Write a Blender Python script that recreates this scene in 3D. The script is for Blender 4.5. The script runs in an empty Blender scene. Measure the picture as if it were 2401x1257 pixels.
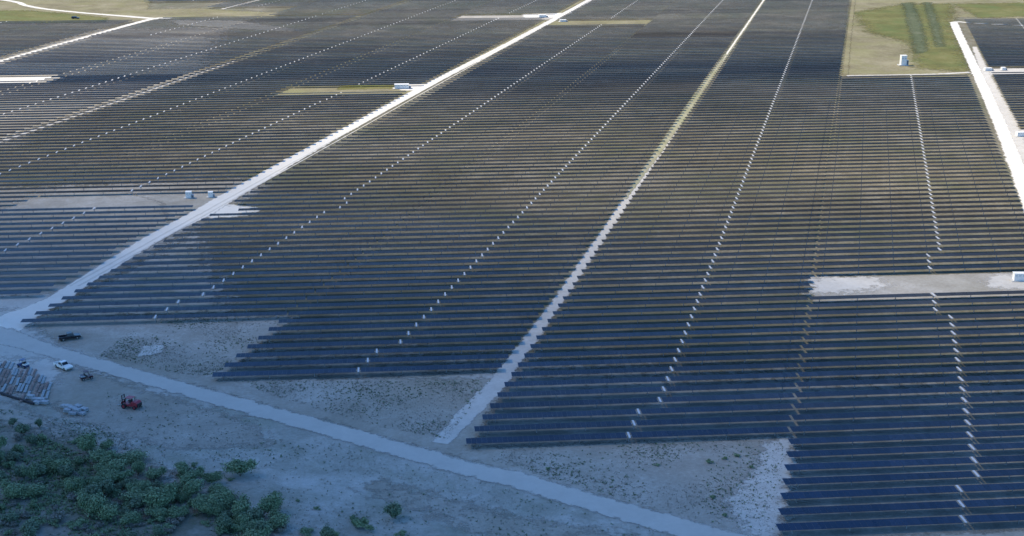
import bpy, bmesh, math, random
from mathutils import Vector, Matrix
R = math.radians
random.seed(7)
C = bpy.context.scene.collection
sc = bpy.context.scene

# ------------------------------------------------------------------ camera
IW, IH, FP, CAMH = 2401.0, 1257.0, 3200.0, 115.0
TH = math.atan(1000.5 / FP)                         # pitch below the horizon
PH = math.atan(math.cos(TH) * 296.0 / FP)           # heading, clockwise from +Y
cam = bpy.data.cameras.new('camera'); camo = bpy.data.objects.new('camera', cam); C.objects.link(camo)
cam.sensor_width = 36.0; cam.lens = 36.0 * FP / IW
cam.clip_start = 1.0; cam.clip_end = 20000
camo.location = (0, 0, CAMH); camo.rotation_euler = (R(90) - TH, 0, -PH)
sc.camera = camo

# ------------------------------------------------------------------ light
SUNV = Vector((-0.75, 0.27, 1.0)).normalized()      # towards the sun
w = bpy.data.worlds.new('World'); sc.world = w; w.use_nodes = True
nt = w.node_tree; nt.nodes.clear()
sky = nt.nodes.new('ShaderNodeTexSky'); sky.sky_type = 'NISHITA'; sky.sun_disc = False
sky.sun_elevation = math.asin(SUNV.z); sky.sun_rotation = math.atan2(SUNV.x, SUNV.y)
sky.altitude = 100; sky.air_density = 1.0; sky.dust_density = 0.5; sky.ozone_density = 3.0
bg = nt.nodes.new('ShaderNodeBackground'); bg.inputs[1].default_value = 0.15
wo = nt.nodes.new('ShaderNodeOutputWorld')
tn = nt.nodes.new('ShaderNodeMix'); tn.data_type = 'RGBA'; tn.blend_type = 'MULTIPLY'; tn.inputs[0].default_value = 1.0
tn.inputs[7].default_value = (.56, .94, 1.33, 1)                 # deep blue clear sky
nt.links.new(sky.outputs[0], tn.inputs[6]); nt.links.new(tn.outputs[2], bg.inputs[0]); nt.links.new(bg.outputs[0], wo.inputs[0])
sl = bpy.data.lights.new('sun', 'SUN'); sl.energy = 4.3; sl.angle = R(0.5); sl.color = (1.0, 0.84, 0.57)
so = bpy.data.objects.new('sun', sl); C.objects.link(so)
so.rotation_euler = (-SUNV).to_track_quat('-Z', 'Y').to_euler()
sc.view_settings.view_transform = 'Standard'; sc.view_settings.look = 'None'
sc.view_settings.exposure = 0.55; sc.view_settings.gamma = 1.0
sc.cycles.max_bounces = 5; sc.cycles.diffuse_bounces = 2; sc.cycles.glossy_bounces = 3
sc.cycles.transparent_max_bounces = 24; sc.cycles.volume_bounces = 0

# unseen vapour lumps added high to the left, to shade the near corner
CLH = 650.0
def shade_lump(cx, cy, rx, ry, rz, tau, i):
    """lump whose shade is centred on the ground point cx, cy; tau = optical depth straight through"""
    bm = bmesh.new(); bmesh.ops.create_icosphere(bm, subdivisions=4, radius=1.0)
    rnd = random.Random(100+i)
    ph = [(Vector((rnd.gauss(0, 1), rnd.gauss(0, 1), rnd.gauss(0, 1))).normalized()*rnd.uniform(2, 6), rnd.uniform(0, 6.28)) for _ in range(10)]
    for v in bm.verts:
        d = 1 + sum(.012*math.sin(v.co.dot(a)+b) for a, b in ph)
        v.co = Vector((v.co.x*rx*d, v.co.y*ry*d, v.co.z*rz*d))
    me = bpy.data.meshes.new('added_shade_cloud'); bm.to_mesh(me); bm.free()
    m = bpy.data.materials.new('shade_vapour'); m.use_nodes = True; n = m.node_tree; n.nodes.clear()
    out = n.nodes.new('ShaderNodeOutputMaterial'); pv = n.nodes.new('ShaderNodeVolumePrincipled')
    pv.inputs['Color'].default_value = (.95, .95, .96, 1); pv.inputs['Density'].default_value = tau/(2*rz*1.15)
    n.links.new(pv.outputs[0], out.inputs['Volume']); me.materials.append(m)
    o = bpy.data.objects.new('added_shade_cloud', me); C.objects.link(o)
    k = CLH/SUNV.z; o.location = (cx+SUNV.x*k, cy+SUNV.y*k, CLH+i*7); o['kind'] = 'structure'
for i, (cx, cy, rx, ry, tau) in enumerate([(-290, 30, 600, 580, .7), (-295, 25, 540, 525, .9), (-300, 20, 490, 475, 1.0), (-300, 20, 445, 430, 1.2), (-305, 15, 400, 385, 1.4)]):
    shade_lump(cx, cy, rx, ry, 60, tau, i)

# survey: a bearing read off the photo and a height give a point of the flat site
def G(x, y, z=0.0):
    a = (x - IW/2) / FP; b = (y - IH/2) / FP
    f = math.cos(TH) - b*math.sin(TH); u = -math.sin(TH) - b*math.cos(TH)
    k = (z - CAMH) / u
    r, f = a*k, f*k
    return (r*math.cos(PH) + f*math.sin(PH), -r*math.sin(PH) + f*math.cos(PH))

# ------------------------------------------------------------------ node helpers
def newmat(name):
    m = bpy.data.materials.new(name); m.use_nodes = True
    n = m.node_tree; n.nodes.clear()
    out = n.nodes.new('ShaderNodeOutputMaterial'); bs = n.nodes.new('ShaderNodeBsdfPrincipled')
    n.links.new(bs.outputs[0], out.inputs[0])
    return m, n, bs, out
def noise(n, vec, scale, detail=4, rough=.55, dist=0.0):
    t = n.nodes.new('ShaderNodeTexNoise'); t.inputs['Scale'].default_value = scale
    t.inputs['Detail'].default_value = detail; t.inputs['Roughness'].default_value = rough
    t.inputs['Distortion'].default_value = dist
    if vec is not None: n.links.new(vec, t.inputs['Vector'])
    return t.outputs['Fac']
def ramp(n, fac, stops):
    r = n.nodes.new('ShaderNodeValToRGB'); e = r.color_ramp.elements
    while len(e) < len(stops): e.new(0.5)
    for i, (p, c) in enumerate(stops):
        e[i].position = p; e[i].color = (*c, 1) if len(c) == 3 else c
    n.links.new(fac, r.inputs[0]); return r.outputs[0]
def mix(n, fac, a, b, mode='MIX'):
    m = n.nodes.new('ShaderNodeMix'); m.data_type = 'RGBA'; m.blend_type = mode
    for sock, v in ((m.inputs[0], fac), (m.inputs[6], a), (m.inputs[7], b)):
        if isinstance(v, (int, float)): sock.default_value = v
        elif isinstance(v, tuple): sock.default_value = (*v, 1)
        else: n.links.new(v, sock)
    return m.outputs[2]
def mathn(n, op, a, b=None, clamp=False):
    m = n.nodes.new('ShaderNodeMath'); m.operation = op; m.use_clamp = clamp
    for i, v in enumerate((a, b)):
        if v is None: continue
        if isinstance(v, (int, float)): m.inputs[i].default_value = v
        else: n.links.new(v, m.inputs[i])
    return m.outputs[0]
def mapping(n, vec, scale=(1, 1, 1), rot=0.0):
    m = n.nodes.new('ShaderNodeMapping'); m.inputs['Scale'].default_value = scale
    m.inputs['Rotation'].default_value = (0, 0, rot); n.links.new(vec, m.inputs[0]); return m.outputs[0]
def gpos(n):
    return n.nodes.new('ShaderNodeNewGeometry').outputs['Position']

def earth(name, dark, mid, light, big=.012, med=.09, fine=.9, soft=False, tint=None, tintamt=.5, streak=None, contrast=1.0, bump=.25):
    """soil, sand or grass seen from the air; soft=True lets the sheet's ragged rim fade into what lies below"""
    m, n, bs, out = newmat(name)
    p = gpos(n)
    a = noise(n, p, big, 5, .6); b = noise(n, p, med, 6, .65, .3); c = noise(n, p, fine, 5, .75)
    s = mathn(n, 'ADD', mathn(n, 'MULTIPLY', a, .35), mathn(n, 'MULTIPLY', b, .35))
    s = mathn(n, 'ADD', s, mathn(n, 'MULTIPLY', c, .30))
    h = .13 / contrast
    col = ramp(n, s, [(.5 - h, dark), (.5, mid), (.5 + h, light)])
    if tint:
        t = noise(n, p, big*2.3, 4, .6, .5)
        col = mix(n, mathn(n, 'MULTIPLY', mathn(n, 'SUBTRACT', t, .45, True), tintamt*5, True), col, tint)
    if streak:
        ang, sx, sy, colr, amt = streak
        q = noise(n, mapping(n, mapping(n, p, (1, 1, 1), ang), (sx, sy, 1)), 1.0, 4, .6)
        col = mix(n, mathn(n, 'MULTIPLY', mathn(n, 'SUBTRACT', q, .5, True), amt*6, True), col, colr)
    n.links.new(col, bs.inputs['Base Color']); bs.inputs['Roughness'].default_value = .95
    bs.inputs['Specular IOR Level'].default_value = .15
    if bump:
        bp = n.nodes.new('ShaderNodeBump'); bp.inputs['Strength'].default_value = bump; bp.inputs['Distance'].default_value = .35
        n.links.new(noise(n, p, fine*1.5, 6, .8), bp.inputs['Height']); n.links.new(bp.outputs[0], bs.inputs['Normal'])
    if soft:
        at = n.nodes.new('ShaderNodeAttribute'); at.attribute_name = 'rim'
        e = mathn(n, 'ADD', at.outputs['Fac'], mathn(n, 'MULTIPLY', mathn(n, 'SUBTRACT', noise(n, p, .35, 6, .7), .5), 1.6))
        e = mathn(n, 'MULTIPLY', mathn(n, 'SUBTRACT', e, .28), 3.0, True)
        tr = n.nodes.new('ShaderNodeBsdfTransparent'); mx = n.nodes.new('ShaderNodeMixShader')
        n.links.new(e, mx.inputs[0]); n.links.new(tr.outputs[0], mx.inputs[1]); n.links.new(bs.outputs[0], mx.inputs[2])
        n.links.new(mx.outputs[0], out.inputs[0])
    return m

def plain(name, col, rough=.5, metal=0.0, var=.15, scale=3.0, spec=.5):
    m, n, bs, out = newmat(name)
    tc = n.nodes.new('ShaderNodeTexCoord').outputs['Object']
    f = noise(n, tc, scale, 5, .7)
    d = tuple(c*(1 - var*1.6) for c in col); l = tuple(min(1, c*(1 + var)) for c in col)
    n.links.new(ramp(n, f, [(.3, d), (.7, l)]), bs.inputs['Base Color'])
    bs.inputs['Roughness'].default_value = rough; bs.inputs['Metallic'].default_value = metal
    bs.inputs['Specular IOR Level'].default_value = spec
    return m

M = {}
M['soil'] = earth('soil', (.088, .080, .050), (.160, .145, .100), (.28, .26, .20), tint=(.11, .12, .065), tintamt=.5)
M['sand'] = earth('sand', (.22, .203, .16), (.34, .315, .262), (.50, .475, .41), med=.13, fine=1.1, soft=True, tint=(.23, .21, .15), tintamt=.45, contrast=.85)
M['verge'] = earth('verge', (.21, .21, .17), (.34, .33, .28), (.50, .48, .43), big=.02, med=.16, fine=1.2, soft=True, tint=(.17, .185, .12), tintamt=.5, streak=(R(34), .018, .22, (.46, .44, .39), .35))
M['limestone'] = earth('limestone', (.55, .525, .45), (.66, .63, .55), (.74, .71, .63), med=.2, soft=True, contrast=.5, bump=.05)
M['pale_sand'] = earth('pale_sand', (.38, .36, .31), (.50, .475, .415), (.62, .595, .53), med=.2, soft=True, contrast=.8, bump=.12)
M['grass'] = earth('grass', (.075, .075, .022), (.14, .135, .042), (.22, .20, .085), big=.02, med=.07, fine=.5, soft=True, tint=(.10, .14, .04), tintamt=.5)
M['dry_grass'] = earth('dry_grass', (.12, .105, .058), (.205, .182, .105), (.30, .27, .175), big=.02, med=.07, fine=.5, soft=True, tint=(.21, .21, .08), tintamt=.4)
M['scrub_floor'] = earth('scrub_floor', (.12, .13, .09), (.22, .215, .17), (.34, .325, .28), big=.03, med=.16, fine=.9, soft=True, tint=(.08, .11, .05), tintamt=.4)
M['tan_track'] = earth('tan_track', (.20, .19, .12), (.30, .285, .19), (.40, .385, .28), big=.03, med=.12, fine=.8, soft=True, tint=(.22, .24, .10), tintamt=.4)
M['graded'] = earth('graded', (.12, .12, .10), (.20, .195, .165), (.32, .31, .27), big=.02, med=.16, fine=1.2, soft=True)
M['gravel'] = earth('gravel', (.38, .365, .32), (.46, .445, .39), (.54, .52, .46), med=.2, soft=True, contrast=.6, bump=.08)
M['rut'] = earth('rut', (.48, .455, .385), (.57, .54, .46), (.64, .61, .53), med=.2, soft=True, contrast=.6, bump=.05)
M['ditch'] = earth('ditch', (.05, .066, .028), (.09, .105, .05), (.15, .155, .09), soft=True, med=.12)

# ------------------------------------------------------------------ mesh helpers
class MB:
    def __init__(s): s.v = []; s.f = []; s.mi = []
    def quad(s, a, b, c, d, mi=0):
        i = len(s.v); s.v += [a, b, c, d]; s.f.append((i, i+1, i+2, i+3)); s.mi.append(mi)
    def poly(s, pts, mi=0):
        i = len(s.v); s.v += pts; s.f.append(tuple(range(i, i+len(pts)))); s.mi.append(mi)
    def box(s, c, d, rx=0.0, taper=0.0, mi=0, rz=0.0):
        hx, hy, hz = d[0]/2, d[1]/2, d[2]/2; i = len(s.v)
        cr, sr = math.cos(rx), math.sin(rx); cz, sz = math.cos(rz), math.sin(rz)
        for z in (-1, 1):
            t = 1 - taper if z > 0 else 1
            for x, y in ((-1, -1), (1, -1), (1, 1), (-1, 1)):
                px, py, pz = x*hx*t, y*hy*t, z*hz
                py, pz = py*cr - pz*sr, py*sr + pz*cr
                px, py = px*cz - py*sz, px*sz + py*cz
                s.v.append((c[0]+px, c[1]+py, c[2]+pz))
        for q in ((0, 3, 2, 1), (4, 5, 6, 7), (0, 1, 5, 4), (1, 2, 6, 5), (2, 3, 7, 6), (3, 0, 4, 7)):
            s.f.append(tuple(i+k for k in q)); s.mi.append(mi)
    def cyl(s, a, b, r, n=10, r2=None, mi=0):
        a = Vector(a); b = Vector(b); r2 = r if r2 is None else r2
        d = (b-a).normalized(); u = d.orthogonal().normalized(); v = d.cross(u); i = len(s.v)
        for p, rr in ((a, r), (b, r2)):
            for k in range(n):
                t = 2*math.pi*k/n; s.v.append(tuple(p + u*math.cos(t)*rr + v*math.sin(t)*rr))
        for k in range(n):
            j = (k+1) % n; s.f.append((i+k, i+j, i+n+j, i+n+k)); s.mi.append(mi)
        s.f.append(tuple(i+k for k in reversed(range(n)))); s.mi.append(mi)
        s.f.append(tuple(i+n+k for k in range(n))); s.mi.append(mi)
    def extrude(s, prof, y0, y1, mi=0, inset=None):
        """profile in x,z swept along y; inset=(zlimit, dy) pulls points above zlimit in"""
        n = len(prof); i = len(s.v)
        for yy, sg in ((y0, 1), (y1, -1)):
            for x, z in prof:
                dy = 0
                if inset and z > inset[0]: dy = inset[1]*(z-inset[0])*sg
                s.v.append((x, yy+dy, z))
        for k in range(n):
            j = (k+1) % n; s.f.append((i+k, i+n+k, i+n+j, i+j)); s.mi.append(mi)
        s.f.append(tuple(i+k for k in range(n))); s.mi.append(mi)
        s.f.append(tuple(i+n+k for k in reversed(range(n)))); s.mi.append(mi)
    def mesh(s, name, *mats):
        me = bpy.data.meshes.new(name); me.from_pydata(s.v, [], s.f)
        for m in mats: me.materials.append(m)
        if len(mats) > 1: me.polygons.foreach_set('material_index', s.mi)
        me.update(); return me
    def build(s, name, mats, parent=None, bevel=0.0, smooth=False):
        mats = mats if isinstance(mats, (list, tuple)) else [mats]
        me = s.mesh(name, *mats)
        bm = bmesh.new(); bm.from_mesh(me)
        bmesh.ops.recalc_face_normals(bm, faces=bm.faces)
        if bevel:
            bmesh.ops.bevel(bm, geom=[e for e in bm.edges if len(e.link_faces) == 2 and e.calc_face_angle(0) > .5], offset=bevel, segments=2, affect='EDGES', profile=.6)
        bm.to_mesh(me); bm.free()
        if smooth:
            me.polygons.foreach_set('use_smooth', [True]*len(me.polygons))
        return link(name, me, parent)
def link(name, me, parent=None):
    o = bpy.data.objects.new(name, me); C.objects.link(o); o.parent = parent; return o
def thing(name, label, cat, loc=(0, 0, 0), rz=0.0, group=None):
    o = bpy.data.objects.new(name, None); C.objects.link(o); o.empty_display_size = .5
    o.location = loc; o.rotation_euler = (0, 0, rz); tag(o, label, cat, group); return o
def tag(o, label=None, cat=None, group=None, kind=None):
    if label: o['label'] = label
    if cat: o['category'] = cat
    if group: o['group'] = group
    if kind: o['kind'] = kind
    return o
def copy_tree(o, parent=None):
    c = o.copy(); C.objects.link(c); c.parent = parent
    for ch in list(o.children): copy_tree(ch, c)
    return c
def place(o, loc, rz=0.0, label=None, s=None):
    o.location = loc; o.rotation_euler = (0, 0, rz)
    if s: o.scale = s
    if label: o['label'] = label
    return o

# ------------------------------------------------------------------ ground sheets
SHEET = {}
def rimmesh(name, verts, faces, rim, mat, z, label=None):
    lv = round(z, 3); SHEET[lv] = SHEET.get(lv, 0)+1; z = z + .0012*SHEET[lv]
    me = bpy.data.meshes.new(name); me.from_pydata([(x, y, z) for x, y in verts], [], faces)
    at = me.attributes.new('rim', 'FLOAT', 'POINT'); at.data.foreach_set('value', rim)
    me.materials.append(mat); me.update()
    o = link(name, me); tag(o, label, None, None, 'structure'); return o
def strip(name, pts, widths, mat, z, fade=1.2, step=4.0, wob=.3):
    """a road or track: centre points and widths; rim attribute falls to 0 along both edges"""
    P = [Vector((p[0], p[1], wd)) for p, wd in zip(pts, widths)]
    S = []
    n = len(P)
    for i in range(n-1):
        p0, p1, p2, p3 = P[max(0, i-1)], P[i], P[i+1], P[min(n-1, i+2)]
        k = max(2, int((p2-p1).length/step))
        for j in range(k):
            t = j/k
            S.append(.5*((2*p1) + (p2-p0)*t + (2*p0-5*p1+4*p2-p3)*t*t + (3*p1-p0-3*p2+p3)*t**3))
    S.append(P[-1])
    vs, fs, rim = [], [], []
    for i, p in enumerate(S):
        a = S[max(0, i-1)]; b = S[min(len(S)-1, i+1)]
        d = Vector((b.x-a.x, b.y-a.y)).normalized(); nn = Vector((-d.y, d.x))
        ww = p.z/2; fd = min(fade, ww*.9)
        for off, r in ((-ww-fd*.5, 0), (-ww+fd, 1), (0, 1), (ww-fd, 1), (ww+fd*.5, 0)):
            off += random.uniform(-wob, wob) if r == 0 else 0
            vs.append((p.x+nn.x*off, p.y+nn.y*off)); rim.append(float(r))
        if i:
            for k in range(4):
                q = (i-1)*5+k; fs.append((q, q+1, q+6, q+5))
    return rimmesh(name, vs, fs, rim, mat, z)
def inside(pt, poly):
    x, y = pt; c = False; n = len(poly)
    for i in range(n):
        x1, y1 = poly[i]; x2, y2 = poly[i-1]
        if (y1 > y) != (y2 > y) and x < (x2-x1)*(y-y1)/(y2-y1)+x1: c = not c
    return c
def edist(pt, poly):
    d = 1e9
    for i in range(len(poly)):
        ax, ay = poly[i-1]; bx, by = poly[i]; dx, dy = bx-ax, by-ay
        t = max(0, min(1, ((pt[0]-ax)*dx+(pt[1]-ay)*dy)/max(1e-9, dx*dx+dy*dy)))
        d = min(d, math.hypot(pt[0]-ax-t*dx, pt[1]-ay-t*dy))
    return d
def patch(name, poly, mat, z, fade=4.0, res=2.5):
    x0 = min(p[0] for p in poly)-fade; x1 = max(p[0] for p in poly)+fade
    y0 = min(p[1] for p in poly)-fade; y1 = max(p[1] for p in poly)+fade
    res = max(res, math.sqrt((x1-x0)*(y1-y0)/14000))
    nx = int((x1-x0)/res)+2; ny = int((y1-y0)/res)+2
    idx = {}; vs = []; rim = []; fs = []
    val = {}
    for j in range(ny):
        for i in range(nx):
            p = (x0+i*res, y0+j*res); d = edist(p, poly)
            val[i, j] = d if inside(p, poly) else -d
    def vid(i, j):
        if (i, j) not in idx:
            idx[i, j] = len(vs); vs.append((x0+i*res, y0+j*res)); rim.append(max(0.0, min(1.0, .5 + val[i, j]/fade)))
        return idx[i, j]
    for j in range(ny-1):
        for i in range(nx-1):
            if max(val[i, j], val[i+1, j], val[i, j+1], val[i+1, j+1]) > -fade*.5:
                fs.append((vid(i, j), vid(i+1, j), vid(i+1, j+1), vid(i, j+1)))
    return rimmesh(name, vs, fs, rim, mat, z)
def gp(*pts): return [G(*p) for p in pts]

me = bpy.data.meshes.new('ground'); q = 7000
me.from_pydata([(-q, -q, 0), (q, -q, 0), (q, q+3000, 0), (-q, q+3000, 0)], [], [(0, 1, 2, 3)]); me.materials.append(M['soil'])
tag(link('ground', me), kind='structure')

# ------------------------------------------------------------------ tracker layout (surveyed)
TAN = math.tan(R(19.207)); PITCH = 5.775; ROW0 = 248.2; HUB = 1.35
def rowy(k): return ROW0 + PITCH*k
def sx(s, y): return s + TAN*y
BL = [  # start, end, first row, last row, name for labels, drive shift
    (-7.8, 58.9, -7, 73, 'block left of the right-hand white road'),
    (-73.7, -8.35, 0, 172, 'block right of the narrow grassy track'),
    (-142.2, -77.4, 7, 172, 'block left of the narrow grassy track'),
    (-207.9, -142.6, 14, 172, 'block right of the long white road'),
    (-281.9, -216.6, 18, 172, 'block left of the long white road'),
    (-348.0, -282.6, 18, 172, 'second block left of the long white road'),
    (-416.8, -351.4, 20, 172, 'third block left of the long white road'),
    (-482.9, -417.5, 40, 172, 'fourth block left of the long white road'),
    (-549.0, -483.6, 60, 172, 'fifth block left of the long white road'),
    (-615.1, -549.7, 70, 172, 'sixth block left of the long white road'),
    (-681.2, -615.8, 80, 172, 'seventh block left of the long white road'),
    (72.0, 137.4, 22, 118, 'block right of the right-hand white road'),
    (138.1, 203.5, 30, 118, 'second block right of the right-hand white road'),
]
def band(s0, s1, ya, yb):                        # world polygon of a missing stretch of rows
    return [(sx(s0, ya), ya), (sx(s1, ya), ya), (sx(s1, yb), yb), (sx(s0, yb), yb)]
# rows left out: block index -> list of (row a, row b) inclusive
def krow(x, y): return (G(x, y, HUB)[1]-ROW0)/PITCH
MISSING = {}
def clear(b, x, y0, y1):                         # photo rows between y0 (far) and y1 (near) at column x
    a = math.ceil(krow(x, y1)); c = math.floor(krow(x, y0)); MISSING.setdefault(b, []).append((a, c)); return a, c
cl = {}
cl['right'] = clear(0, 2150, 643, 684)
cl['left'] = clear(4, 300, 452, 478)
cl['mid'] = clear(4, 800, 199, 214)
cl['far'] = clear(4, 1180, 31, 41)
cl['farr'] = clear(3, 1420, 43, 56)
cl['white'] = clear(7, 80, 175, 188)
cl['r1'] = clear(11, 2340, 157, 169)
cl['r2'] = clear(11, 2380, 300, 330)

# ------------------------------------------------------------------ roads, tracks, clearings
Z1, Z2, Z3, Z4 = .02, .055, .09, .125
# open ground in front of the arrays
patch('open_ground', [(-330, 60), (-330, 352), (-216+TAN*352-66, 352), (sx(-216, 350), 350), (sx(-208, 333), 332), (sx(-142, 329), 329), (sx(-142, 287), 287), (sx(-76, 286), 286), (sx(-76, 246.5), 246.5), (sx(-8, 246), 246), (sx(-8, 205.5), 205.5), (260, 205.5), (260, 60)], M['verge'], Z1, 3.0, 3)
patch('sandy_ground', gp((60, 742), (690, 742), (505, 893), (1180, 888), (1180, 905), (1100, 1052), (1850, 1027), (1852, 1100), (1822, 1257), (1740, 1262), (1400, 1160), (900, 1025), (500, 915), (190, 845)), M['sand'], Z2, 5)
patch('sandy_ground', gp((0, 835), (120, 828), (300, 905), (560, 985), (640, 1040), (420, 1050), (250, 1010), (150, 960), (0, 905), (-300, 850), (-200, 800)), M['sand'], Z2, 9)
patch('sandy_ground', gp((-120, 935), (30, 950), (150, 1010), (250, 1060), (420, 1120), (330, 1130), (160, 1060), (0, 1000), (-150, 970)), M['sand'], Z2, 9)
patch('sandy_ground', gp((1480, 1262), (1200, 1215), (1000, 1160), (900, 1130), (850, 1145), (1000, 1200), (1150, 1262)), M['sand'], Z2, 9)
patch('sandy_ground', gp((1800, 1035), (1856, 1030), (1850, 1100), (1832, 1200), (1826, 1257), (1760, 1257), (1700, 1180), (1760, 1120)), M['pale_sand'], Z3, 6)
# junction
patch('road_junction', gp((-260, 690), (0, 694), (118, 694), (95, 722), (72, 742), (70, 775), (110, 800), (240, 862), (260, 880), (150, 852), (120, 900), (0, 860), (-300, 830)), M['pale_sand'], Z3, 8)
patch('road_junction', gp((-200, 735), (0, 728), (70, 732), (62, 760), (95, 800), (150, 832), (100, 842), (0, 838), (-200, 842)), M['gravel'], Z4, 12)
# main haul road running away from the camera
ctr = [(-60, 800), (0, 768), (62, 735), (130, 704), (222, 645), (362, 558), (470, 502), (545, 457), (756, 336), (1000, 202), (1198, 100), (1384, 0)]
pts = gp(*ctr); d = Vector(pts[-1])-Vector(pts[-2]); pts.append(tuple(Vector(pts[-1])+d.normalized()*900))
strip('road', pts, [15, 13, 9, 6.5, 6, 6.6, 8, 7.6, 6.0, 5.2, 5.0, 5.0, 5.0], M['limestone'], Z4, 1.3)
ctr = [(-420, 752), (-60, 780), (40, 800), (110, 822), (300, 876), (520, 938), (620, 966), (760, 1004), (960, 1062), (1090, 1098), (1200, 1124), (1330, 1162), (1500, 1212), (1640, 1250), (1900, 1330)]
strip('road', gp(*ctr), [12, 11, 8, 6.3, 6.2, 6.2, 6.2, 6.2, 6.2, 6.2, 6.4, 6.6, 6.8, 7, 7], M['gravel'], Z4, 1.6)
# narrow grassy track between two blocks
pts = [(sx(-75.4, y), y) for y in (335, 430, 560)]
strip('track', [G(1032, 1040), G(1085, 985), G(1160, 905), G(1186, 872)] + pts, [4, 5, 5, 4.4, 3.6, 3.2, 2.8], M['pale_sand'], Z3, 1.2)
strip('track', [(sx(-75.4, y), y) for y in (562, 620, 760, 1000, 1300)], [3.2, 3.2, 3.2, 3.0, 2.8], M['tan_track'], Z3, 1.0)
strip('track', [(sx(-75.6, y), y) for y in (700, 860, 1000, 1300)], [1.0, 1.3, 1.4, 1.3], M['limestone'], Z4, .7)
strip('grass_strip', [(sx(-76.2, y), y) for y in (440, 520, 640, 760)], [1.0, 3.2, 3.6, 1.6], M['tan_track'], Z4, 1.0)
strip('track', [(sx(-349.7, y), y) for y in (360, 560, 700, 760)], [2.6, 2.6, 2.2, 1.6], M['pale_sand'], Z3, .9)
strip('track', [(sx(-349.7, y), y) for y in (762, 820, 900, 1300)], [1.6, 2.6, 2.6, 2.6], M['dry_grass'], Z3, .9)
# rough grassy verge along the haul road
for off in (-1.15, 1.15):
    strip('wheel_rut', [(sx(-212.6+off, y), y) for y in (360, 420, 500, 600, 760, 1000, 1300)], [.6]*7, M['rut'], Z4+.03, .3, 4, .12)
strip('grass_strip', [(sx(-216.6, y), y) for y in (420, 470, 560, 700, 900, 1300)], [1.0, 2.4, 4, 4, 3.4, 3], M['dry_grass'], Z2, 1.4)
# right-hand road with its corner
pts = gp((2700, 1180), (2500, 690), (2412, 468), (2348, 300), (2290, 170), (2262, 110), (2240, 62), (2242, 52), (2290, 55), (2401, 60), (2700, 72))
strip('road', pts, [7.5, 7.5, 6.2, 6, 5.6, 5.2, 5.5, 5, 4.2, 4, 4], M['limestone'], Z4, 1.3)
strip('road_shoulder', gp((2440, 500), (2376, 310), (2318, 190), (2285, 110)), [6, 7, 6, 3], M['pale_sand'], Z3, 2.5)
# left-hand roads
pts = gp((-300, 235), (0, 145), (200, 88), (352, 46), (395, 44))
strip('road', pts, [4.5, 4.5, 4.3, 5.5, 8], M['limestone'], Z4, 1.0)
strip('road', gp((-150, -18), (20, 2), (60, 13), (110, 22), (200, 31), (300, 39), (372, 45)), [5, 5, 5, 5, 5, 6, 6], M['limestone'], Z4, 1.2)
patch('pale_patch', gp((395, 47), (560, 49), (680, 68), (720, 76), (600, 70), (420, 58)), M['sand'], Z2, 10, 6)
strip('road', gp((520, 22), (600, 2), (700, -22)), [3.5, 3.5, 3.5], M['pale_sand'], Z4, 1.0)
patch('sandy_ground', [(sx(-284, 352), 352), (sx(-209, 352), 352), (sx(-209, 470), 470), (sx(-222, 480), 480), (sx(-350, 470), 470), (sx(-350, 400), 400)], M['sand'], Z1, 18, 3)
patch('sandy_ground', [(sx(-205, 335), 335), (sx(-160, 335), 335), (sx(-185, 375), 375), (sx(-205, 410), 410)], M['verge'], Z1, 22, 3)
patch('sandy_ground', [(sx(-420, 560), 560), (sx(-352, 540), 540), (sx(-352, 720), 720), (sx(-420, 900), 900), (sx(-500, 900), 900), (sx(-480, 700), 700)], M['sand'], Z1, 40, 5)
# front rows stand on paler graded ground
patch('sandy_ground', [(-340, 345), (-120, 345), (-60, 310), (60, 285), (170, 265), (300, 262), (300, 190), (-20, 190), (-120, 280), (-340, 330)], M['graded'], .006, 60, 4)
# clearings where rows are left out
def clearing(b, key, mat, e0=0.0, e1=0.0, shrink=.9):
    a, c = cl[key]; s0, s1 = BL[b][0]-e0, BL[b][1]+e1
    patch('clearing', band(s0, s1, rowy(a)-PITCH*shrink, rowy(c)+PITCH*.55), mat, Z2, 1.6, 1.5)
clearing(0, 'right', M['sand'], -1, 3); clearing(4, 'left', M['sand'], 1, 6)
clearing(4, 'mid', M['dry_grass'], 0, 3); clearing(4, 'far', M['sand'], 0, 8)
clearing(3, 'farr', M['dry_grass'], 4, 0); clearing(7, 'white', M['limestone'], 0, 4)
clearing(11, 'r1', M['pale_sand'], 4, -30); clearing(11, 'r2', M['pale_sand'], 4, -20)
patch('pale_patch', gp((2050, 650), (1905, 650), (1905, 688), (2020, 684), (2080, 668)), M['pale_sand'], Z3, 11, 1.5)
patch('pale_patch', gp((2330, 645), (2420, 640), (2430, 676), (2330, 676), (2310, 660)), M['pale_sand'], Z3, 7, 1.5)
patch('grass_patch', gp((800, 201), (925, 200), (925, 208), (790, 211)), M['grass'], Z3, 3, 1.5)
patch('pale_patch', gp((925, 199), (1000, 197), (985, 213), (940, 212)), M['limestone'], Z3, 3, 1.5)
patch('pale_patch', gp((1225, 34), (1340, 30), (1310, 42), (1230, 42)), M['limestone'], Z3, 4, 2)
patch('turning_place', gp((500, 478), (560, 484), (605, 487), (600, 498), (560, 508), (505, 512), (470, 505)), M['limestone'], Z3, 7, 1)
patch('pale_patch', gp((300, 452), (530, 448), (560, 462), (440, 500), (400, 520), (380, 475)), M['sand'], Z3, 6, 1.5)
patch('pale_patch', gp((338, 812), (382, 809), (378, 828), (325, 838)), M['pale_sand'], Z3, 1.8, .6)
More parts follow.
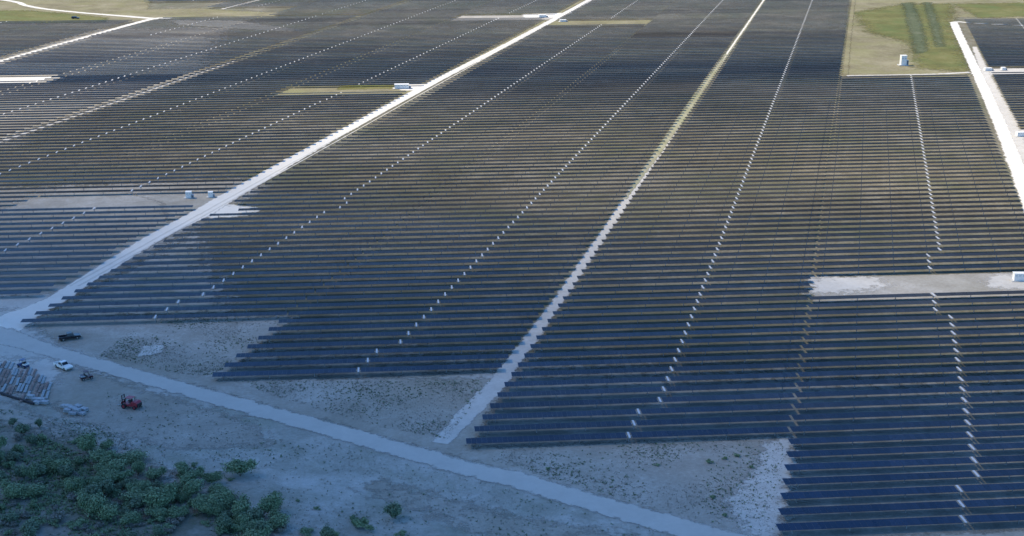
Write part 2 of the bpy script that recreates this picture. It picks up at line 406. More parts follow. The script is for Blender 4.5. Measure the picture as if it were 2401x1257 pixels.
# fields
patch('grass_field', gp((1968, 181), (2272, 181), (2232, 60), (2240, 40), (2600, 48), (2700, -60), (1998, -62)), M['dry_grass'], Z1, 3.5, 4)
patch('grass_patch', gp((2010, 30), (2120, 10), (2230, 10), (2225, 60), (2262, 150), (2270, 168), (2160, 160), (2140, 100), (2040, 75)), M['grass'], Z2, 26, 3)
patch('grass_patch', gp((2240, 10), (2500, 5), (2600, 30), (2300, 42)), M['grass'], Z2, 14, 5)
patch('ditch', gp((2118, 8), (2138, 6), (2160, 60), (2172, 120), (2150, 125), (2132, 60)), M['ditch'], Z3, 11, 2)
patch('ditch', gp((2168, 6), (2180, 6), (2200, 60), (2212, 110), (2198, 110), (2184, 60)), M['ditch'], Z3, 11, 2)
strip('track', gp((1985, 178), (2100, 176), (2200, 174), (2275, 170)), [3, 3, 3.4, 4], M['pale_sand'], Z3, 1.6)
strip('track', gp((1982, 176), (1990, 90), (2001, 0), (2010, -60)), [3.5, 3.5, 3.5, 3.5], M['dry_grass'], Z3, 1.6)
GF1 = gp((-300, 0), (0, -12), (360, -20), (345, 22), (470, 20), (560, 26), (650, 30), (650, 42), (470, 43), (385, 46), (350, 48), (250, 51), (120, 54), (0, 53), (-300, 60))
patch('grass_field', GF1, M['dry_grass'], Z1, 8, 5)
patch('grass_patch', gp((-100, 27), (60, 25), (190, 36), (250, 42), (240, 52), (120, 54), (0, 54), (-100, 52)), M['grass'], Z2, 12, 4)
FIELDS = [GF1, gp((1990, 181), (2265, 181), (2225, 56), (2240, 40), (2900, 60), (2900, -200), (2000, -200))]
TURN = gp((495, 476), (600, 484), (595, 500), (560, 510), (495, 514))
ROADL = gp((-300, 235), (0, 145), (200, 88), (352, 46), (395, 44))

# scrub wood floor, bottom left
SCRUB = gp((-250, 985), (0, 1000), (110, 1030), (215, 1075), (330, 1110), (420, 1150), (520, 1205), (610, 1270), (800, 1400), (-300, 1400))
patch('scrub_ground', SCRUB, M['scrub_floor'], Z3, 16, 2.5)

# ------------------------------------------------------------------ solar trackers
def panel_mat():
    m, n, bs, out = newmat('panel_glass')
    g = n.nodes.new('ShaderNodeNewGeometry'); oi = n.nodes.new('ShaderNodeObjectInfo')
    isl = g.outputs['Random Per Island']
    base = mix(n, isl, (.019, .0175, .0155), (.029, .0265, .023))
    # blue shade of the front rows painted into the module colour, warmer brown behind
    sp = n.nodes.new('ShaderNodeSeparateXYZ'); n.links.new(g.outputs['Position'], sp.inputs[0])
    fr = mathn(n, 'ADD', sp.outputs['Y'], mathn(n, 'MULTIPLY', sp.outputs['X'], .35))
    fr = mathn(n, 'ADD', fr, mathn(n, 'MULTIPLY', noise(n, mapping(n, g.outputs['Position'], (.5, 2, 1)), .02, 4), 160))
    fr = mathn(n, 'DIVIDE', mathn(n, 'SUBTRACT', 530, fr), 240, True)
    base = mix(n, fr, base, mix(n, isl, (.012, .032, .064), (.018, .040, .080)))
    blot = noise(n, mapping(n, g.outputs['Position'], (.35, 1.3, 1)), .014, 5, .65, .4)
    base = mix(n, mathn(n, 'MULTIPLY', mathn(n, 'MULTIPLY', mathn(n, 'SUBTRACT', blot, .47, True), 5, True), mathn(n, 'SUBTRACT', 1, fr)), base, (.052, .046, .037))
    base = mix(n, 1.0, base, mix(n, oi.outputs['Random'], (.85, .85, .85), (1.15, 1.15, 1.15)), 'MULTIPLY')
    n.links.new(base, bs.inputs['Base Color'])
    dust = noise(n, g.outputs['Position'], .35, 4, .7)
    n.links.new(mathn(n, 'ADD', .16, mathn(n, 'MULTIPLY', dust, .28)), bs.inputs['Roughness'])
    bs.inputs['IOR'].default_value = 1.16
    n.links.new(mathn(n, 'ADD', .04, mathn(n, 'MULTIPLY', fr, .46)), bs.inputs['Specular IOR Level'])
    return m
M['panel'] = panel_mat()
M['frame'] = plain('galvanised_steel', (.42, .43, .44), .45, .6)
M['white'] = plain('white_paint', (.86, .82, .72), .5)
M['drive'] = plain('drive_paint', (.52, .52, .51), .6)
W_TABLE, TILT = 2.42, R(1.5)
def wing_mesh(length, seed):
    """one wing of modules, from x=0 to x=length, tilted about x, with real gaps between modules"""
    rnd = random.Random(seed); n = int(length/1.035); mb = MB(); st = length/n
    for i in range(n):
        mb.box(((i+.5)*st, 0, 0), (st-.035, W_TABLE, .04), rx=TILT + rnd.gauss(0, .006))
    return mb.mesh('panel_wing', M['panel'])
def make_tracker(name, shift, seed):
    """origin on the ground at the middle of the row"""
    t = thing(name, 'x', 'solar panels')
    Lh = 32.7; g = .55
    link('panel_wing', wing_mesh(Lh+shift-g, seed), t).location = (-Lh, 0, HUB)
    link('panel_wing', wing_mesh(Lh-shift-g, seed+1), t).location = (shift+g, 0, HUB)
    mb = MB(); mb.cyl((-Lh, 0, HUB-.11), (Lh, 0, HUB-.11), .07, 8); mb.build('torque_tube', M['frame'], t)
    pm = None
    for i in range(7):
        x = -30 + i*10
        if pm is None:
            mb = MB(); mb.box((0, 0, HUB/2-.09), (.16, .12, HUB-.18)); pm = mb.mesh('post', M['frame'])
        link('post', pm, t).location = (x+.01, 0, 0)
    mb = MB(); mb.box((0, .05, .02), (.42, 2.5, .10), rx=TILT); mb.box((0, -.2, -.12), (.34, .9, .18))
    d = mb.build('drive_cover', M['drive'], t); d.location = (shift, 0, HUB)
    mb = MB(); mb.box((0, 0, -.42), (.36, .4, .42)); mb.build('motor', M['frame'], d)
    return t
protos = {}
slots = []
for b, (s0, s1, k0, k1, desc) in enumerate(BL):
    for k in range(k0, k1+1):
        if any(a <= k <= c for a, c in MISSING.get(b, [])): continue
        y = rowy(k); xc = sx((s0+s1)/2, y)
        a, c = xc-33, xc+33
        if b >= 1 and any(inside((p, y), f) for f in FIELDS for p in (a+6, xc, c-6)): continue
        if b >= 6 and edist((xc, y), ROADL) < 3: continue
        # whatever the frame cannot plausibly see is left out
        dx, dy = xc*math.cos(PH)-y*math.sin(PH), xc*math.sin(PH)+y*math.cos(PH)
        if abs(dx) > .415*dy+75: continue
        # the left-hand road crosses the blocks: rows it would run through are left out
        if b >= 6:
            hit = False
            for i in range(len(ROADL)-1):
                (x1, y1), (x2, y2) = ROADL[i], ROADL[i+1]
                for yy in (y-2.6, y, y+2.6):
                    if min(y1, y2) <= yy <= max(y1, y2):
                        xx = x1+(x2-x1)*(yy-y1)/(y2-y1)
                        if a-3 < xx < c+3: hit = ('cut', xx); break
                if hit: break
            slots.append((b, k, xc, y, (s1-s0), hit or None)); continue
        e = 2.1 if (b == 4 and k > 24) else 0.0
        slots.append((b, k, xc-e/2, y, (s1-s0)-e, None))
def ordinal(n):
    o = ['', 'first', 'second', 'third', 'fourth', 'fifth', 'sixth', 'seventh', 'eighth', 'ninth', 'tenth', 'eleventh', 'twelfth', 'thirteenth', 'fourteenth', 'fifteenth', 'sixteenth', 'seventeenth', 'eighteenth', 'nineteenth']
    if n < 20: return o[n]
    t = ['', '', 'twent', 'thirt', 'fort', 'fift', 'sixt', 'sevent', 'eight', 'ninet'][n//10]
    return t+'ieth' if n % 10 == 0 else t+'y-'+o[n % 10]
def drive_shift(b, k):
    if b == 0: mids = (-7, -6, -5) + tuple(range(cl['right'][0]-3, cl['right'][0])) + tuple(range(cl['right'][1]+1, cl['right'][1]+4))
    else: mids = tuple(range(BL[b][2], BL[b][2]+3))
    if b == 4: return 0.0 if k < cl['left'][0] else .8
    return 0.0 if k in mids else 3.6
slots.sort(key=lambda s: (max(0, abs(s[2]*math.cos(PH)-s[3]*math.sin(PH)) - .375*s[3])*20 + math.hypot(s[2], s[3])))
TP = [make_tracker('solar_tracker', 0.0, 11), make_tracker('solar_tracker', 3.6, 21)]
used = [False, False]
count = {}
order_in = {}
for b, k, *_ in sorted((s[0], s[1]) for s in slots):
    count[b] = count.get(b, 0)+1; order_in[b, k] = count[b]
far = MB()
nind = 0
for b, k, xc, y, ln, cut in slots:
    sh = drive_shift(b, k)
    jit = random.uniform(-.12, .12)
    short = inside((xc-29, y), TURN)
    if nind < 300 and not cut:
        v = 1 if sh > 1 else 0
        if used[v]: t = copy_tree(TP[v])
        else: t = TP[v]; used[v] = True
        nind += 1
        x = xc + (3.2 if short else 0)
        t.location = (x, y+jit*.3, random.uniform(-.04, .04))
        t.rotation_euler = (R(random.gauss(0, .35)), 0, R(random.gauss(0, .03)))
        t.scale = ((ln-.0)/65.4*(.9 if short else 1), 1, 1)
        t['label'] = 'dark panel row, %s from front of %s' % (ordinal(order_in[b, k]), BL[b][4])
        t['group'] = 'solar panel rows'
    else:
        rg = random.Random(b*911+k//4); tl = TILT + R(random.gauss(0, .6)+rg.gauss(0, 1.3)); h = ln/2
        segs = [(xc-h, xc+sh-.45), (xc+sh+.45, xc+h)]
        if cut:
            xx = cut[1]
            segs = [(xc-h, min(xc+h, xx-5)), (max(xc-h, xx+5), xc+h)]
        for a, c in segs:
            if c-a > 4: far.box(((a+c)/2, y+jit*.5, HUB), (c-a, W_TABLE, .05), rx=tl)
        if not cut:
            far.box((xc+sh, y+jit*.5, HUB+.03), (.42, 2.4, .1), rx=tl, mi=1)
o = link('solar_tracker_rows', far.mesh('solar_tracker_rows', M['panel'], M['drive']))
tag(o, 'distant mass of dark solar panel rows filling the plain', 'solar panels', None, 'stuff')
print('trackers individual', nind, 'total', len(slots))

# ------------------------------------------------------------------ materials for the small things
M['paint_white'] = plain('paint_white', (.80, .77, .70), .35, 0, .06)
M['paint_black'] = plain('paint_black', (.018, .020, .024), .3, 0, .1)
M['paint_red'] = plain('paint_red', (.30, .025, .035), .45, 0, .15)
M['paint_blue'] = plain('paint_blue', (.03, .07, .18), .45, 0, .1)
M['paint_maroon'] = plain('paint_maroon', (.06, .012, .02), .45, 0, .1)
M['glass'] = plain('dark_glass', (.012, .015, .018), .08, 0, .1)
M['rubber'] = plain('rubber', (.02, .02, .021), .9, 0, .2)
M['steel'] = plain('bare_steel', (.36, .36, .35), .4, .7)
M['rust'] = plain('rusted_steel', (.36, .26, .21), .85, 0, .3, 1.2)
M['timber'] = plain('timber', (.42, .33, .22), .85, 0, .25, 4)
M['concrete'] = plain('concrete', (.48, .47, .44), .9, 0, .12)
M['grey_box'] = plain('grey_paint', (.33, .35, .36), .55, 0, .1)
M['lamp'] = plain('lamp_glass', (.75, .74, .70), .2)
M['lamp_red'] = plain('tail_lamp', (.35, .02, .02), .3)
M['film'] = plain('wrapping_film', (.33, .34, .34), .5, 0, .3, 2)
M['hose'] = plain('black_fabric', (.02, .022, .028), .8)

def heading(ax, ay, bx, by):
    p, q = G(ax, ay), G(bx, by); return math.atan2(q[1]-p[1], q[0]-p[0])

def wheels(root, xs, ys, r, wdt, rimm='steel'):
    tyre = None
    for x in xs:
        for y in ys:
            if tyre is None:
                mb = MB(); mb.cyl((0, -wdt/2, 0), (0, wdt/2, 0), r, 20); t = mb.build('wheel', M['rubber'], root, bevel=.03); tyre = t.data
                mb = MB(); mb.cyl((0, -wdt/2-.012, 0), (0, wdt/2+.012, 0), r*.56, 14); rm = mb.mesh('rim', M[rimm])
            else: t = link('wheel', tyre, root)
            t.location = (x, y, r); link('rim', rm, t)

# ------------------------------------------------------------------ vehicles
def pickup(label, paint, loc, rz, closed=False):
    """nose towards +x; closed=True gives an estate back instead of an open bed"""
    t = thing('pickup_truck' if not closed else 'estate_car', label, 'pickup truck' if not closed else 'car', (loc[0], loc[1], Z3-.01), rz)
    L, Wd = 5.7, 1.98
    mb = MB()
    low = [(-2.85, .55), (-2.82, 1.02), (-.95, 1.06), (.95, 1.10), (1.4, 1.08), (2.6, .98), (2.82, .80), (2.85, .48), (2.35, .42), (-2.4, .42)]
    if not closed:
        low = [(-2.85, .55), (-2.82, 1.06), (-2.74, 1.06), (-2.74, .70), (-.86, .70), (-.86, 1.08), (.95, 1.10), (1.4, 1.08), (2.6, .98), (2.82, .80), (2.85, .48), (2.35, .42), (-2.4, .42)]
    mb.extrude(low, -Wd/2+.0, Wd/2)
    body = mb.build('body', M[paint], t)
    if not closed:
        mb = MB()
        for sg in (-1, 1): mb.box((-1.8, sg*(Wd/2-.045), .885), (1.86, .09, .37))
        mb.build('bed_side', M[paint], t)
    x0 = -.84 if not closed else -2.7
    cabp = [(x0, 1.085), (x0+.16, 1.70), (x0+.35, 1.80), (.35, 1.80), (.55, 1.74), (1.18, 1.085)]
    mb = MB(); mb.extrude(cabp, -Wd/2+.06, Wd/2-.06, inset=(1.09, .26)); mb.build('cab', M[paint], t)
    # windscreen, rear and side glass stand 1 cm proud of the cab
    mb = MB(); mb.quad((1.135, -.82, 1.14), (1.135, .82, 1.14), (.60, .70, 1.70), (.60, -.70, 1.70)); mb.build('windscreen', M['glass'], t)
    mb = MB(); mb.quad((x0+.01, -.80, 1.16), (x0+.125, -.70, 1.64), (x0+.125, .70, 1.64), (x0+.01, .80, 1.16)); mb.build('rear_window', M['glass'], t)
    for sg in (-1, 1):
        mb = MB(); yb = sg*(Wd/2-.06-.26*.08+.012); yt = sg*(Wd/2-.06-.26*.58+.012)
        for a, b, c2, d in ((x0+.12, .02, -.02, x0+.26), (.08, .98, .50, .08)):
            mb.quad((a, yb, 1.17), (b, yb, 1.17), (c2, yt, 1.67), (d, yt, 1.67))
        mb.build('side_window', M['glass'], t)
        mb = MB(); mb.box((2.80, sg*.72, .80), (.10, .34, .16)); mb.build('headlight', M['lamp'], t)
        mb = MB(); mb.box((-2.84, sg*.84, .88), (.05, .14, .28)); mb.build('tail_light', M['lamp_red'], t)
        mb = MB(); mb.box((.92, sg*(Wd/2+.10), 1.16), (.12, .20, .16)); mb.build('mirror', M['paint_black'], t)
    mb = MB(); mb.box((2.87, 0, .56), (.10, 1.9, .20)); mb.build('bumper', M['steel'], t)
    mb = MB(); mb.box((-2.88, 0, .56), (.10, 1.9, .18)); mb.build('bumper', M['steel'], t)
    wheels(t, (-1.75, 1.80), (-.90, .90), .40, .27)
    t.scale = (.91, .93, .95)
    return t
a = heading(140, 797, 189, 790)
pickup('black pickup truck parked on the sand beside the road junction', 'paint_black', G(164, 796), a)
a = heading(130, 851, 170, 867)
pickup('white pickup truck with dark windows standing beside the road junction', 'paint_white', G(149, 864), a)
pickup('dark estate car parked on the far green field at top left', 'paint_black', G(177, 44.5), heading(168, 44, 186, 44), True)

def buggy(label, paint, loc, rz):
    t = thing('utility_buggy', label, 'utility vehicle', (loc[0], loc[1], Z3-.01), rz)
    mb = MB(); mb.extrude([(-1.35, .4), (-1.35, .62), (-.3, .66), (.3, .55), (.75, .9), (1.35, .78), (1.4, .45)], -.62, .62); mb.build('body', M[paint], t, bevel=.03)
    mb = MB(); mb.box((-.85, 0, .86), (.95, 1.3, .08)); mb.box((-.85, .62, 1.0), (.95, .05, .22)); mb.box((-.85, -.62, 1.0), (.95, .05, .22)); mb.box((-1.30, 0, 1.0), (.05, 1.3, .22)); mb.build('cargo_bed', M['paint_white' if paint != 'paint_maroon' else 'grey_box'], t)
    mb = MB(); mb.box((-.05, 0, .80), (.5, 1.1, .16)); mb.box((-.28, 0, 1.08), (.12, 1.1, .5)); mb.build('seat', M['rubber'], t)
    mb = MB()
    for sg in (-.58, .58):
        mb.cyl((.72, sg, .85), (.35, sg, 1.85), .035, 6); mb.cyl((.35, sg, 1.85), (-.38, sg, 1.88), .035, 6); mb.cyl((-.38, sg, 1.88), (-.42, sg, .7), .035, 6)
    mb.build('roll_cage', M['paint_black'], t)
    mb = MB(); mb.box((0, 0, 1.93), (.95, 1.25, .05)); mb.build('canopy', M[paint], t)
    wheels(t, (-.9, .95), (-.60, .60), .30, .24)
    return t
buggy('small dark red buggy alone on the bare sand below the white truck', 'paint_maroon', G(203, 890), .5)
buggy('small blue and white buggy beside the stacked steel posts', 'paint_blue', G(55, 862), heading(36, 858, 72, 866)+math.pi)

# ------------------------------------------------------------------ red telehandler
def handler(loc, rz):
    t = thing('forklift', 'red rough terrain forklift with raised mast standing on sand', 'forklift', (loc[0], loc[1], Z3-.01), rz)
    mb = MB(); mb.extrude([(-1.9, .55), (-1.95, 1.35), (-1.5, 1.62), (-.55, 1.62), (-.5, 1.05), (1.35, 1.0), (1.5, .55)], -.85, .85); mb.build('chassis', M['paint_red'], t, bevel=.04)
    mb = MB(); mb.box((-1.98, 0, .95), (.22, 1.5, .7)); mb.build('counterweight', M['paint_black'], t, bevel=.04)
    mb = MB()
    for x in (-.5, .85):
        for y in (-.62, .62): mb.box((x+(.0 if x < 0 else -.08), y, 1.66), (.08, .08, 1.2))
    mb.build('cab_frame', M['paint_black'], t)
    mb = MB(); mb.box((.14, 0, 2.30), (1.5, 1.4, .08)); mb.build('roof', M['paint_red'], t, bevel=.02)
    mb = MB(); mb.box((.1, 0, 1.25), (.55, .6, .16)); mb.box((-.2, 0, 1.6), (.14, .6, .6)); mb.build('seat', M['rubber'], t)
    mb = MB(); mb.cyl((.72, 0, 1.0), (.55, 0, 1.55), .03, 6); mb.cyl((.53, 0, 1.54), (.57, 0, 1.58), .2, 12); mb.build('steering_wheel', M['rubber'], t)
    mb = MB()
    for y in (-.42, .42): mb.box((1.75, y, 1.45), (.16, .12, 2.5))
    for z in (.5, 1.6, 2.6): mb.box((1.75, 0, z), (.10, .9, .14))
    ms = mb.build('mast', M['paint_black'], t)
    for y in (-.42, .42):
        mb = MB(); mb.box((2.45, y, .42), (1.25, .13, .06)); mb.box((1.88, y, .75), (.07, .13, .7)); mb.build('fork', M['steel'], t)
    mb = MB(); mb.box((1.88, 0, .95), (.08, 1.25, .5)); mb.build('carriage', M['paint_red'], t)
    wheels(t, (1.05,), (-.98, .98), .55, .42, 'paint_red'); wheels(t, (-1.35,), (-.88, .88), .42, .32, 'paint_red')
    mb = MB()
    for y in (-.6, .6): mb.box((.98, y, 2.22), (.1, .18, .14))
    mb.build('work_lamp', M['lamp'], t)
    return t
h = handler(G(308, 956), heading(332, 957, 285, 950)); h.scale = (1.05, 1.05, 1.0)

# ------------------------------------------------------------------ inverter stations
def station(label, loc, rz=0.0, kind=0, scale=1.0, group=None, zs=1.0):
    t = thing('inverter_station', label, 'inverter', (loc[0], loc[1], Z4), rz, group)
    L = (6.2, 2.6, 4.2)[kind]
    mb = MB(); mb.box((0, 0, .12), (L+1.8, 3.6, .24)); mb.build('concrete_base', M['concrete'], t)
    mb = MB(); mb.box((0, 0, 1.65), (L, 2.4, 2.8)); c = mb.build('cabinet', M['white'], t, bevel=.04)
    mb = MB(); mb.box((0, 0, 3.12), (L+.24, 2.66, .12)); mb.build('roof', M['white'], t, bevel=.02)
    n = max(2, int(L/1.1))
    for i in range(n):
        x = -L/2 + L*(i+.5)/n
        mb = MB(); mb.box((x, -1.215, 1.55), (L/n-.14, .03, 2.3)); d = mb.build('door', M['paint_white'], t)
        mb = MB()
        for z in (2.1, 2.2, 2.3, 2.4): mb.box((x, -1.24, z), (L/n*.6, .03, .05))
        mb.build('vent', M['grey_box'], d)
        mb = MB(); mb.box((x+L/n*.32, -1.25, 1.5), (.05, .05, .22)); mb.build('handle', M['paint_black'], d)
    mb = MB(); mb.box((L/2+.55, -.2, .95), (.9, 1.5, 1.4)); tr = mb.build('transformer', M['grey_box'], t, bevel=.04)
    mb = MB()
    for j in range(5): mb.box((L/2+.25+j*.15, -1.05, .95), (.04, .22, 1.1))
    mb.build('cooling_fin', M['grey_box'], tr)
    t.scale = (scale, scale, scale*zs)
    return t
station('white inverter cabinet alone in the green field at top right', G(2117, 154), -.05, 1, 1.15, zs=1.5)
station('white inverter cabinet at the right edge of the pale clearing', G(2388, 659), -.1, 2, .72)
station('white inverter cabinet in the pale clearing left of the long road, farther from the road', G(443, 465), 0, 1, .72)
station('white inverter cabinet closest to the long road in the left clearing', G(494, 463), .1, 1, .6)
station('long white inverter cabinet where the yellow strip meets the long white road', G(942, 208), 0, 0, 1.1, zs=.62)
station('white inverter cabinet in the farthest clearing beside the long road', G(1272, 41), 0, 2, 1.2, zs=.45)
station('white inverter cabinet across the long road from the farthest clearing', G(1320, 51), 0, 2, 1.0, zs=.4)
station('white inverter cabinet just right of the right-hand road near the field', G(2316, 166), 0, 2, .9, zs=.5)
station('second white inverter cabinet right of the right-hand road near the field', G(2352, 165), 0, 1, .8, zs=.6)
station('white inverter cabinet at the right frame edge beyond the right-hand road', G(2392, 320), 0, 2, .8, zs=.7)

# ------------------------------------------------------------------ laydown yard: bundles of steel posts in slanting lines
def bundle(mat, n=3, L=4.6):
    t = thing('post_bundle', 'x', 'steel posts')
    for i in range(n):
        mb = MB(); y = (i-(n-1)/2)*.19
        mb.box((0, y, .20), (L, .015, .16)); mb.box((0, y, .285), (L, .11, .014)); mb.box((0, y, .115), (L, .11, .014))
        mb.build('beam', M[mat], t)
    for x in (-L*.35, L*.35):
        mb = MB(); mb.box((x, 0, .05), (.12, n*.2+.2, .10)); mb.build('bearer', M['timber'], t)
    return t
bA = bundle('rust'); bB = bundle('steel'); usedb = {}
dirp = heading(0, 905, 22, 862)
o0 = Vector(G(-46, 868)); ex = (Vector(G(120, 905))-o0); ey = (Vector(G(-6, 925))-Vector(G(22, 862)))
u = Vector((math.cos(dirp), math.sin(dirp)))
rr = random.Random(5)
YARD = gp((-70, 858), (30, 853), (70, 862), (133, 900), (108, 940), (60, 938), (0, 918), (-70, 905))
base = Vector(G(40, 897))
vn = Vector((-u.y, u.x))
for i in range(-26, 27):
    for j in range(-3, 4):
        p = base + vn*(i*.98) + u*(j*5.0 + (i % 3)*.7)
        if not inside(p, YARD): continue
        m = 0 if rr.random() < .6 else 1
        src = (bA, bB)[m]
        t = copy_tree(src) if m in usedb else src; usedb[m] = 1
        place(t, (p.x+rr.uniform(-.2, .2), p.y+rr.uniform(-.2, .2), Z3), dirp+rr.gauss(0, .02))
        t['group'] = 'bundles of steel posts in the storage yard'
        t['label'] = ('pinkish brown' if m == 0 else 'bright grey') + ' bundle of steel posts laid out in the storage yard'
for src, m in ((bA, 0), (bB, 1)):
    if m not in usedb:
        for c in list(src.children): bpy.data.objects.remove(c)
        bpy.data.objects.remove(src)
# wrapped pallets
def pallet():
    t = thing('wrapped_pallet', 'x', 'pallet')
    mb = MB()
    for y in (-.5, 0, .5): mb.box((0, y, .06), (1.5, .1, .10))
    for x in (-.6, -.2, .2, .6): mb.box((x, 0, .125), (.16, 1.1, .025))
    mb.build('pallet_base', M['timber'], t)
    mb = MB(); mb.box((0, 0, .46), (1.6, 1.1, .64)); mb.build('wrapped_load', M['film'], t, bevel=.05)
    return t
pp = pallet(); first = True
for (x, y, g) in [(152, 957, 0), (161, 961, 0), (171, 965, 0), (181, 969, 0), (192, 973, 0), (160, 968, 0), (172, 973, 0), (184, 958, 0), (198, 965, 0),
                  (73, 937, 1), (84, 941, 1), (97, 943, 1), (88, 948, 1), (106, 948, 1)]:
    t = pp if first else copy_tree(pp); first = False
    p = G(x, y); place(t, (p[0], p[1], Z3), -.45+rr.gauss(0, .12))
    t['group'] = ('wrapped pallets on the sand below the storage yard', 'wrapped pallets at the corner of the storage yard')[g]
    t['label'] = ('pale wrapped pallet in the group below the steel yard', 'pale wrapped pallet at the near corner of the steel yard')[g]
    t.scale = (1, 1, rr.uniform(.7, 1.3))
# silt sock along the near edge of the yard
mb = MB(); P = gp((-60, 905), (0, 924), (30, 934), (62, 944), (80, 950))
for a, b in zip(P, P[1:]): mb.cyl((a[0], a[1], .3), (b[0], b[1], .3), .28, 8)
o = mb.build('erosion_sock', M['hose']); tag(o, 'long black erosion sock lying along the storage yard edge', 'erosion barrier')

# ------------------------------------------------------------------ vegetation
def leaf_mat(name, a, b, c):
    m, n, bs, out = newmat(name)
    g = n.nodes.new('ShaderNodeNewGeometry')
    t = noise(n, g.outputs['Position'], .35, 4, .6)
    f = mathn(n, 'ADD', mathn(n, 'MULTIPLY', g.outputs['Random Per Island'], .55), mathn(n, 'MULTIPLY', t, .5))
    n.links.new(ramp(n, f, [(.25, a), (.5, b), (.8, c)]), bs.inputs['Base Color'])
    bs.inputs['Roughness'].default_value = .7; bs.inputs['Specular IOR Level'].default_value = .25
    return m
M['leafA'] = leaf_mat('leaf_green', (.09, .14, .065), (.16, .23, .11), (.25, .32, .17))
M['leafB'] = leaf_mat('leaf_dark', (.08, .12, .07), (.13, .18, .10), (.20, .25, .15))
M['leafC'] = leaf_mat('leaf_grey', (.14, .14, .105), (.21, .205, .16), (.30, .285, .23))
M['tuft'] = leaf_mat('tuft', (.17, .17, .13), (.25, .24, .19), (.34, .325, .27))
M['bark'] = plain('bark', (.16, .13, .10), .9, 0, .3, 6)
def crown_mesh(name, r, h, n, seed, mat, z0, lobes=9, leaf=.2):
    rnd = random.Random(seed); mb = MB(); L = []
    for i in range(lobes):
        a = rnd.uniform(0, 6.28); q = rnd.uniform(.15, .8)*r
        L.append((math.cos(a)*q, math.sin(a)*q, z0 + rnd.uniform(.25, .8)*h, rnd.uniform(.28, .5)*r, rnd.uniform(.16, .30)*h))
    for k in range(n):
        x, y, z, lr, lh = rnd.choice(L)
        d = Vector((rnd.gauss(0, 1), rnd.gauss(0, 1), rnd.gauss(0, 1))).normalized()*rnd.choice((rnd.uniform(.4, 1.0), rnd.uniform(.7, 1.45)))
        p = Vector((x+d.x*lr, y+d.y*lr, z+d.z*lh))
        nrm = (d + Vector((rnd.gauss(0, .5), rnd.gauss(0, .5), rnd.gauss(0, .5)+.3))).normalized()
        uu = nrm.orthogonal().normalized(); vv = nrm.cross(uu); s = leaf*rnd.uniform(.6, 1.4)
        a = rnd.uniform(0, 6.28); uu, vv = uu*math.cos(a)+vv*math.sin(a), vv*math.cos(a)-uu*math.sin(a)
        mb.poly([tuple(p-uu*s), tuple(p-vv*s*.6), tuple(p+uu*s), tuple(p+vv*s*.6)])
    return mb.mesh(name, mat), L
def tree(name, label, cat, r, h, n, seed, mat, group, trunk=.9, leaf=.2):
    t = thing(name, label, cat, (0, 0, 0), 0, group)
    me, L = crown_mesh('crown', r, h, n, seed, mat, trunk*.6, leaf=leaf)
    link('crown', me, t)
    mb = MB(); mb.cyl((0, 0, -.1), (0, 0, trunk), .12*h/4, 8, .08*h/4)
    for x, y, z, lr, lh in L: mb.cyl((0, 0, trunk*.85), (x, y, z), .06*h/4, 6, .02)
    mb.build('trunk', M['bark'], t)
    return t
SG = 'small trees of the scrub wood'
TR = [tree('scrub_tree', 'broad green tree in the scrub wood at bottom left', 'tree', 2.9, 4.2, 3400, 31, M['leafA'], SG),
      tree('scrub_tree', 'dark narrow tree in the scrub wood at bottom left', 'tree', 1.7, 4.0, 1900, 32, M['leafB'], SG),
      tree('scrub_bush', 'low green bush in the scrub wood at bottom left', 'bush', 1.9, 1.9, 1500, 33, M['leafA'], 'bushes of the scrub wood', .3, .17),
      tree('scrub_bush', 'low greyish dry bush in the scrub wood at bottom left', 'bush', 1.6, 1.4, 900, 34, M['leafC'], 'bushes of the scrub wood', .2, .15)]
tu = [False]*4
def plant(i, x, y, s, label=None, group=None):
    t = copy_tree(TR[i]) if tu[i] else TR[i]; tu[i] = True
    place(t, (x, y, Z3), rr.uniform(0, 6.28), label, (s*rr.uniform(.75, 1.3), s*rr.uniform(.75, 1.3), s*rr.uniform(.45, .95)))
    if group: t['group'] = group
    return t
# denser green masses where the photo shows them (photo bearings, spread in metres)
for (px, py, spx, spy, n, mix_) in [(20, 1070, 5, 3, 9, (0, 0, 2, 1)), (60, 1095, 6, 3, 8, (0, 2, 2, 1)), (110, 1130, 6, 3, 8, (1, 3, 2)), (215, 1115, 6, 3, 12, (0, 0, 2)), (270, 1140, 7, 3, 14, (0, 0, 0, 1, 2)), (340, 1160, 6, 3, 13, (0, 0, 2, 1)),
                               (410, 1180, 6, 3, 12, (0, 0, 1, 2)), (300, 1190, 8, 3, 11, (1, 0, 2, 3)), (380, 1215, 7, 3, 12, (1, 0, 2)), (470, 1205, 5, 2.5, 9, (0, 2, 0)), (440, 1235, 7, 3, 11, (1, 1, 2, 0)), (200, 1200, 9, 4, 12, (1, 2, 3, 3)),
                               (90, 1200, 9, 4, 12, (1, 3, 2, 3)), (30, 1160, 7, 4, 9, (1, 3, 2)), (560, 1250, 6, 2.5, 9, (0, 1, 2)), (100, 1250, 10, 4, 9, (1, 3, 3, 2)), (280, 1250, 10, 3, 9, (1, 3, 2)), (40, 1015, 5, 2, 5, (1, 1, 3)), (620, 1262, 5, 2, 5, (0, 1, 2)), (-60, 1130, 10, 8, 12, (0, 1, 2, 3)), (200, 1290, 18, 4, 12, (0, 1, 2)), (480, 1290, 14, 4, 9, (0, 1, 2))]:
    c = G(px, py)
    for q_ in range(int(n*1.3)):
        x, y = c[0]+rr.gauss(0, spx*1.15), c[1]+rr.gauss(0, spy*1.25)
        plant(rr.choice(mix_ + (3,)), x, y, rr.uniform(.5, .98))
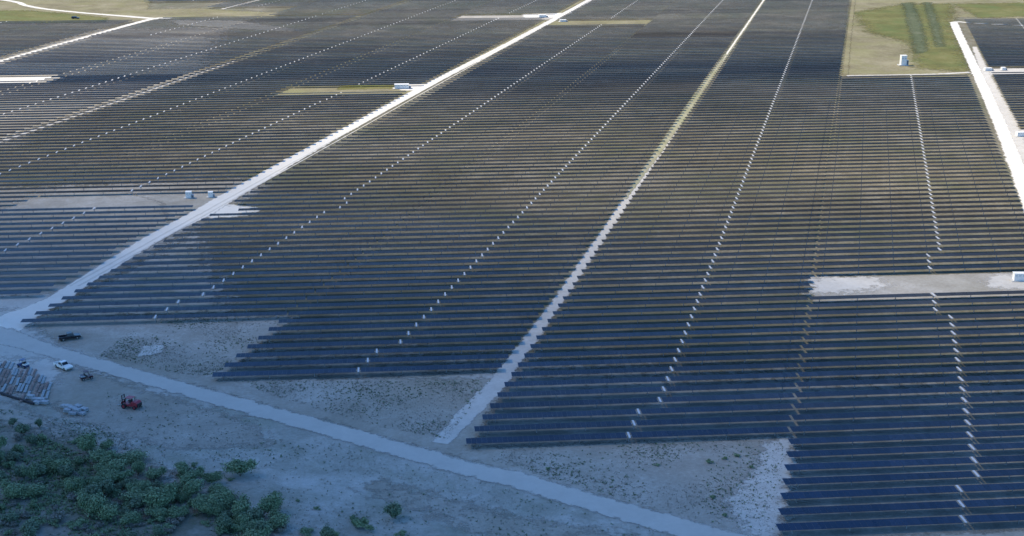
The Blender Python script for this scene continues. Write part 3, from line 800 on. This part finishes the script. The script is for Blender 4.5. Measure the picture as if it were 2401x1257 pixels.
# lone dark bushes on the open ground
for (px, py, s) in [(191, 1051, .5), (221, 1022, .4), (455, 1094, .55), (510, 1112, .5), (541, 1126, .5), (417, 1117, .35), (647, 1160, .55), (697, 1176, .4), (745, 1194, .4), (831, 1219, .6), (854, 1222, .5), (1726, 1070, .6), (1700, 1078, .4), (1664, 1085, .5), (1764, 1097, .4), (1540, 1093, .35), (1283, 1101, .35), (1669, 1167, .4), (1698, 1210, .45), (940, 1258, .6)]:
    x, y = G(px, py); plant(2, x, y, s*.75, 'small dark bush standing alone on the open sandy ground', 'lone bushes on the open ground')
# low tufts: nobody could count them
def tufts(name, polys, n, mat, seed, smin, smax, dens_noise=True, label=None):
    rnd = random.Random(seed); mb = MB(); k = 0; tries = 0
    import mathutils.noise as mn
    bx = [(min(p[0] for p in P_), max(p[0] for p in P_), min(p[1] for p in P_), max(p[1] for p in P_), P_) for P_ in polys]
    while k < n and tries < n*14:
        tries += 1
        x0, x1, y0, y1, P_ = rnd.choice(bx); x, y = rnd.uniform(x0, x1), rnd.uniform(y0, y1)
        if not inside((x, y), P_): continue
        if dens_noise and mn.noise(Vector((x*.07, y*.07, seed))) + rnd.uniform(-.45, .3) < 0: continue
        k += 1; s = rnd.uniform(smin, smax)
        for j in range(7):
            a = rnd.uniform(0, 6.28); q_ = s*rnd.uniform(.2, .8); e = (math.cos(a)*q_, math.sin(a)*q_); f = s*.28
            mb.poly([(x+e[0]*.3-e[1]*.4, y+e[1]*.3+e[0]*.4, .06), (x+e[0]*.3+e[1]*.4, y+e[1]*.3-e[0]*.4, .06), (x+e[0]*1.2, y+e[1]*1.2, s*rnd.uniform(.3, .8)), ])
    o = link(name, mb.mesh(name, mat)); tag(o, label, 'ground cover', None, 'stuff')
OPEN1 = [gp((350, 740), (690, 740), (505, 880), (430, 880), (230, 835)), gp((560, 895), (1150, 892), (1050, 1030), (880, 1000), (640, 930)), gp((1180, 1055), (1840, 1030), (1820, 1257), (1640, 1225), (1150, 1080))]
OPEN2 = [gp((250, 920), (500, 960), (900, 1070), (1400, 1200), (1600, 1262), (700, 1262), (520, 1190), (250, 1050)), gp((0, 960), (250, 1000), (420, 1120), (200, 1060), (0, 990))]
tufts('dry_tufts', OPEN1+OPEN2, 12000, M['tuft'], 3, .10, .34, True, 'sparse dry grass tufts dotted over the open sandy ground')
tufts('weed_tufts', OPEN1+OPEN2+[SCRUB], 5000, M['leafB'], 4, .15, .5, True, 'low dark weeds scattered over the open ground')
tufts('undergrowth', [SCRUB], 12000, M['leafA'], 5, .25, .9, True, 'low green undergrowth between the trees of the scrub wood')
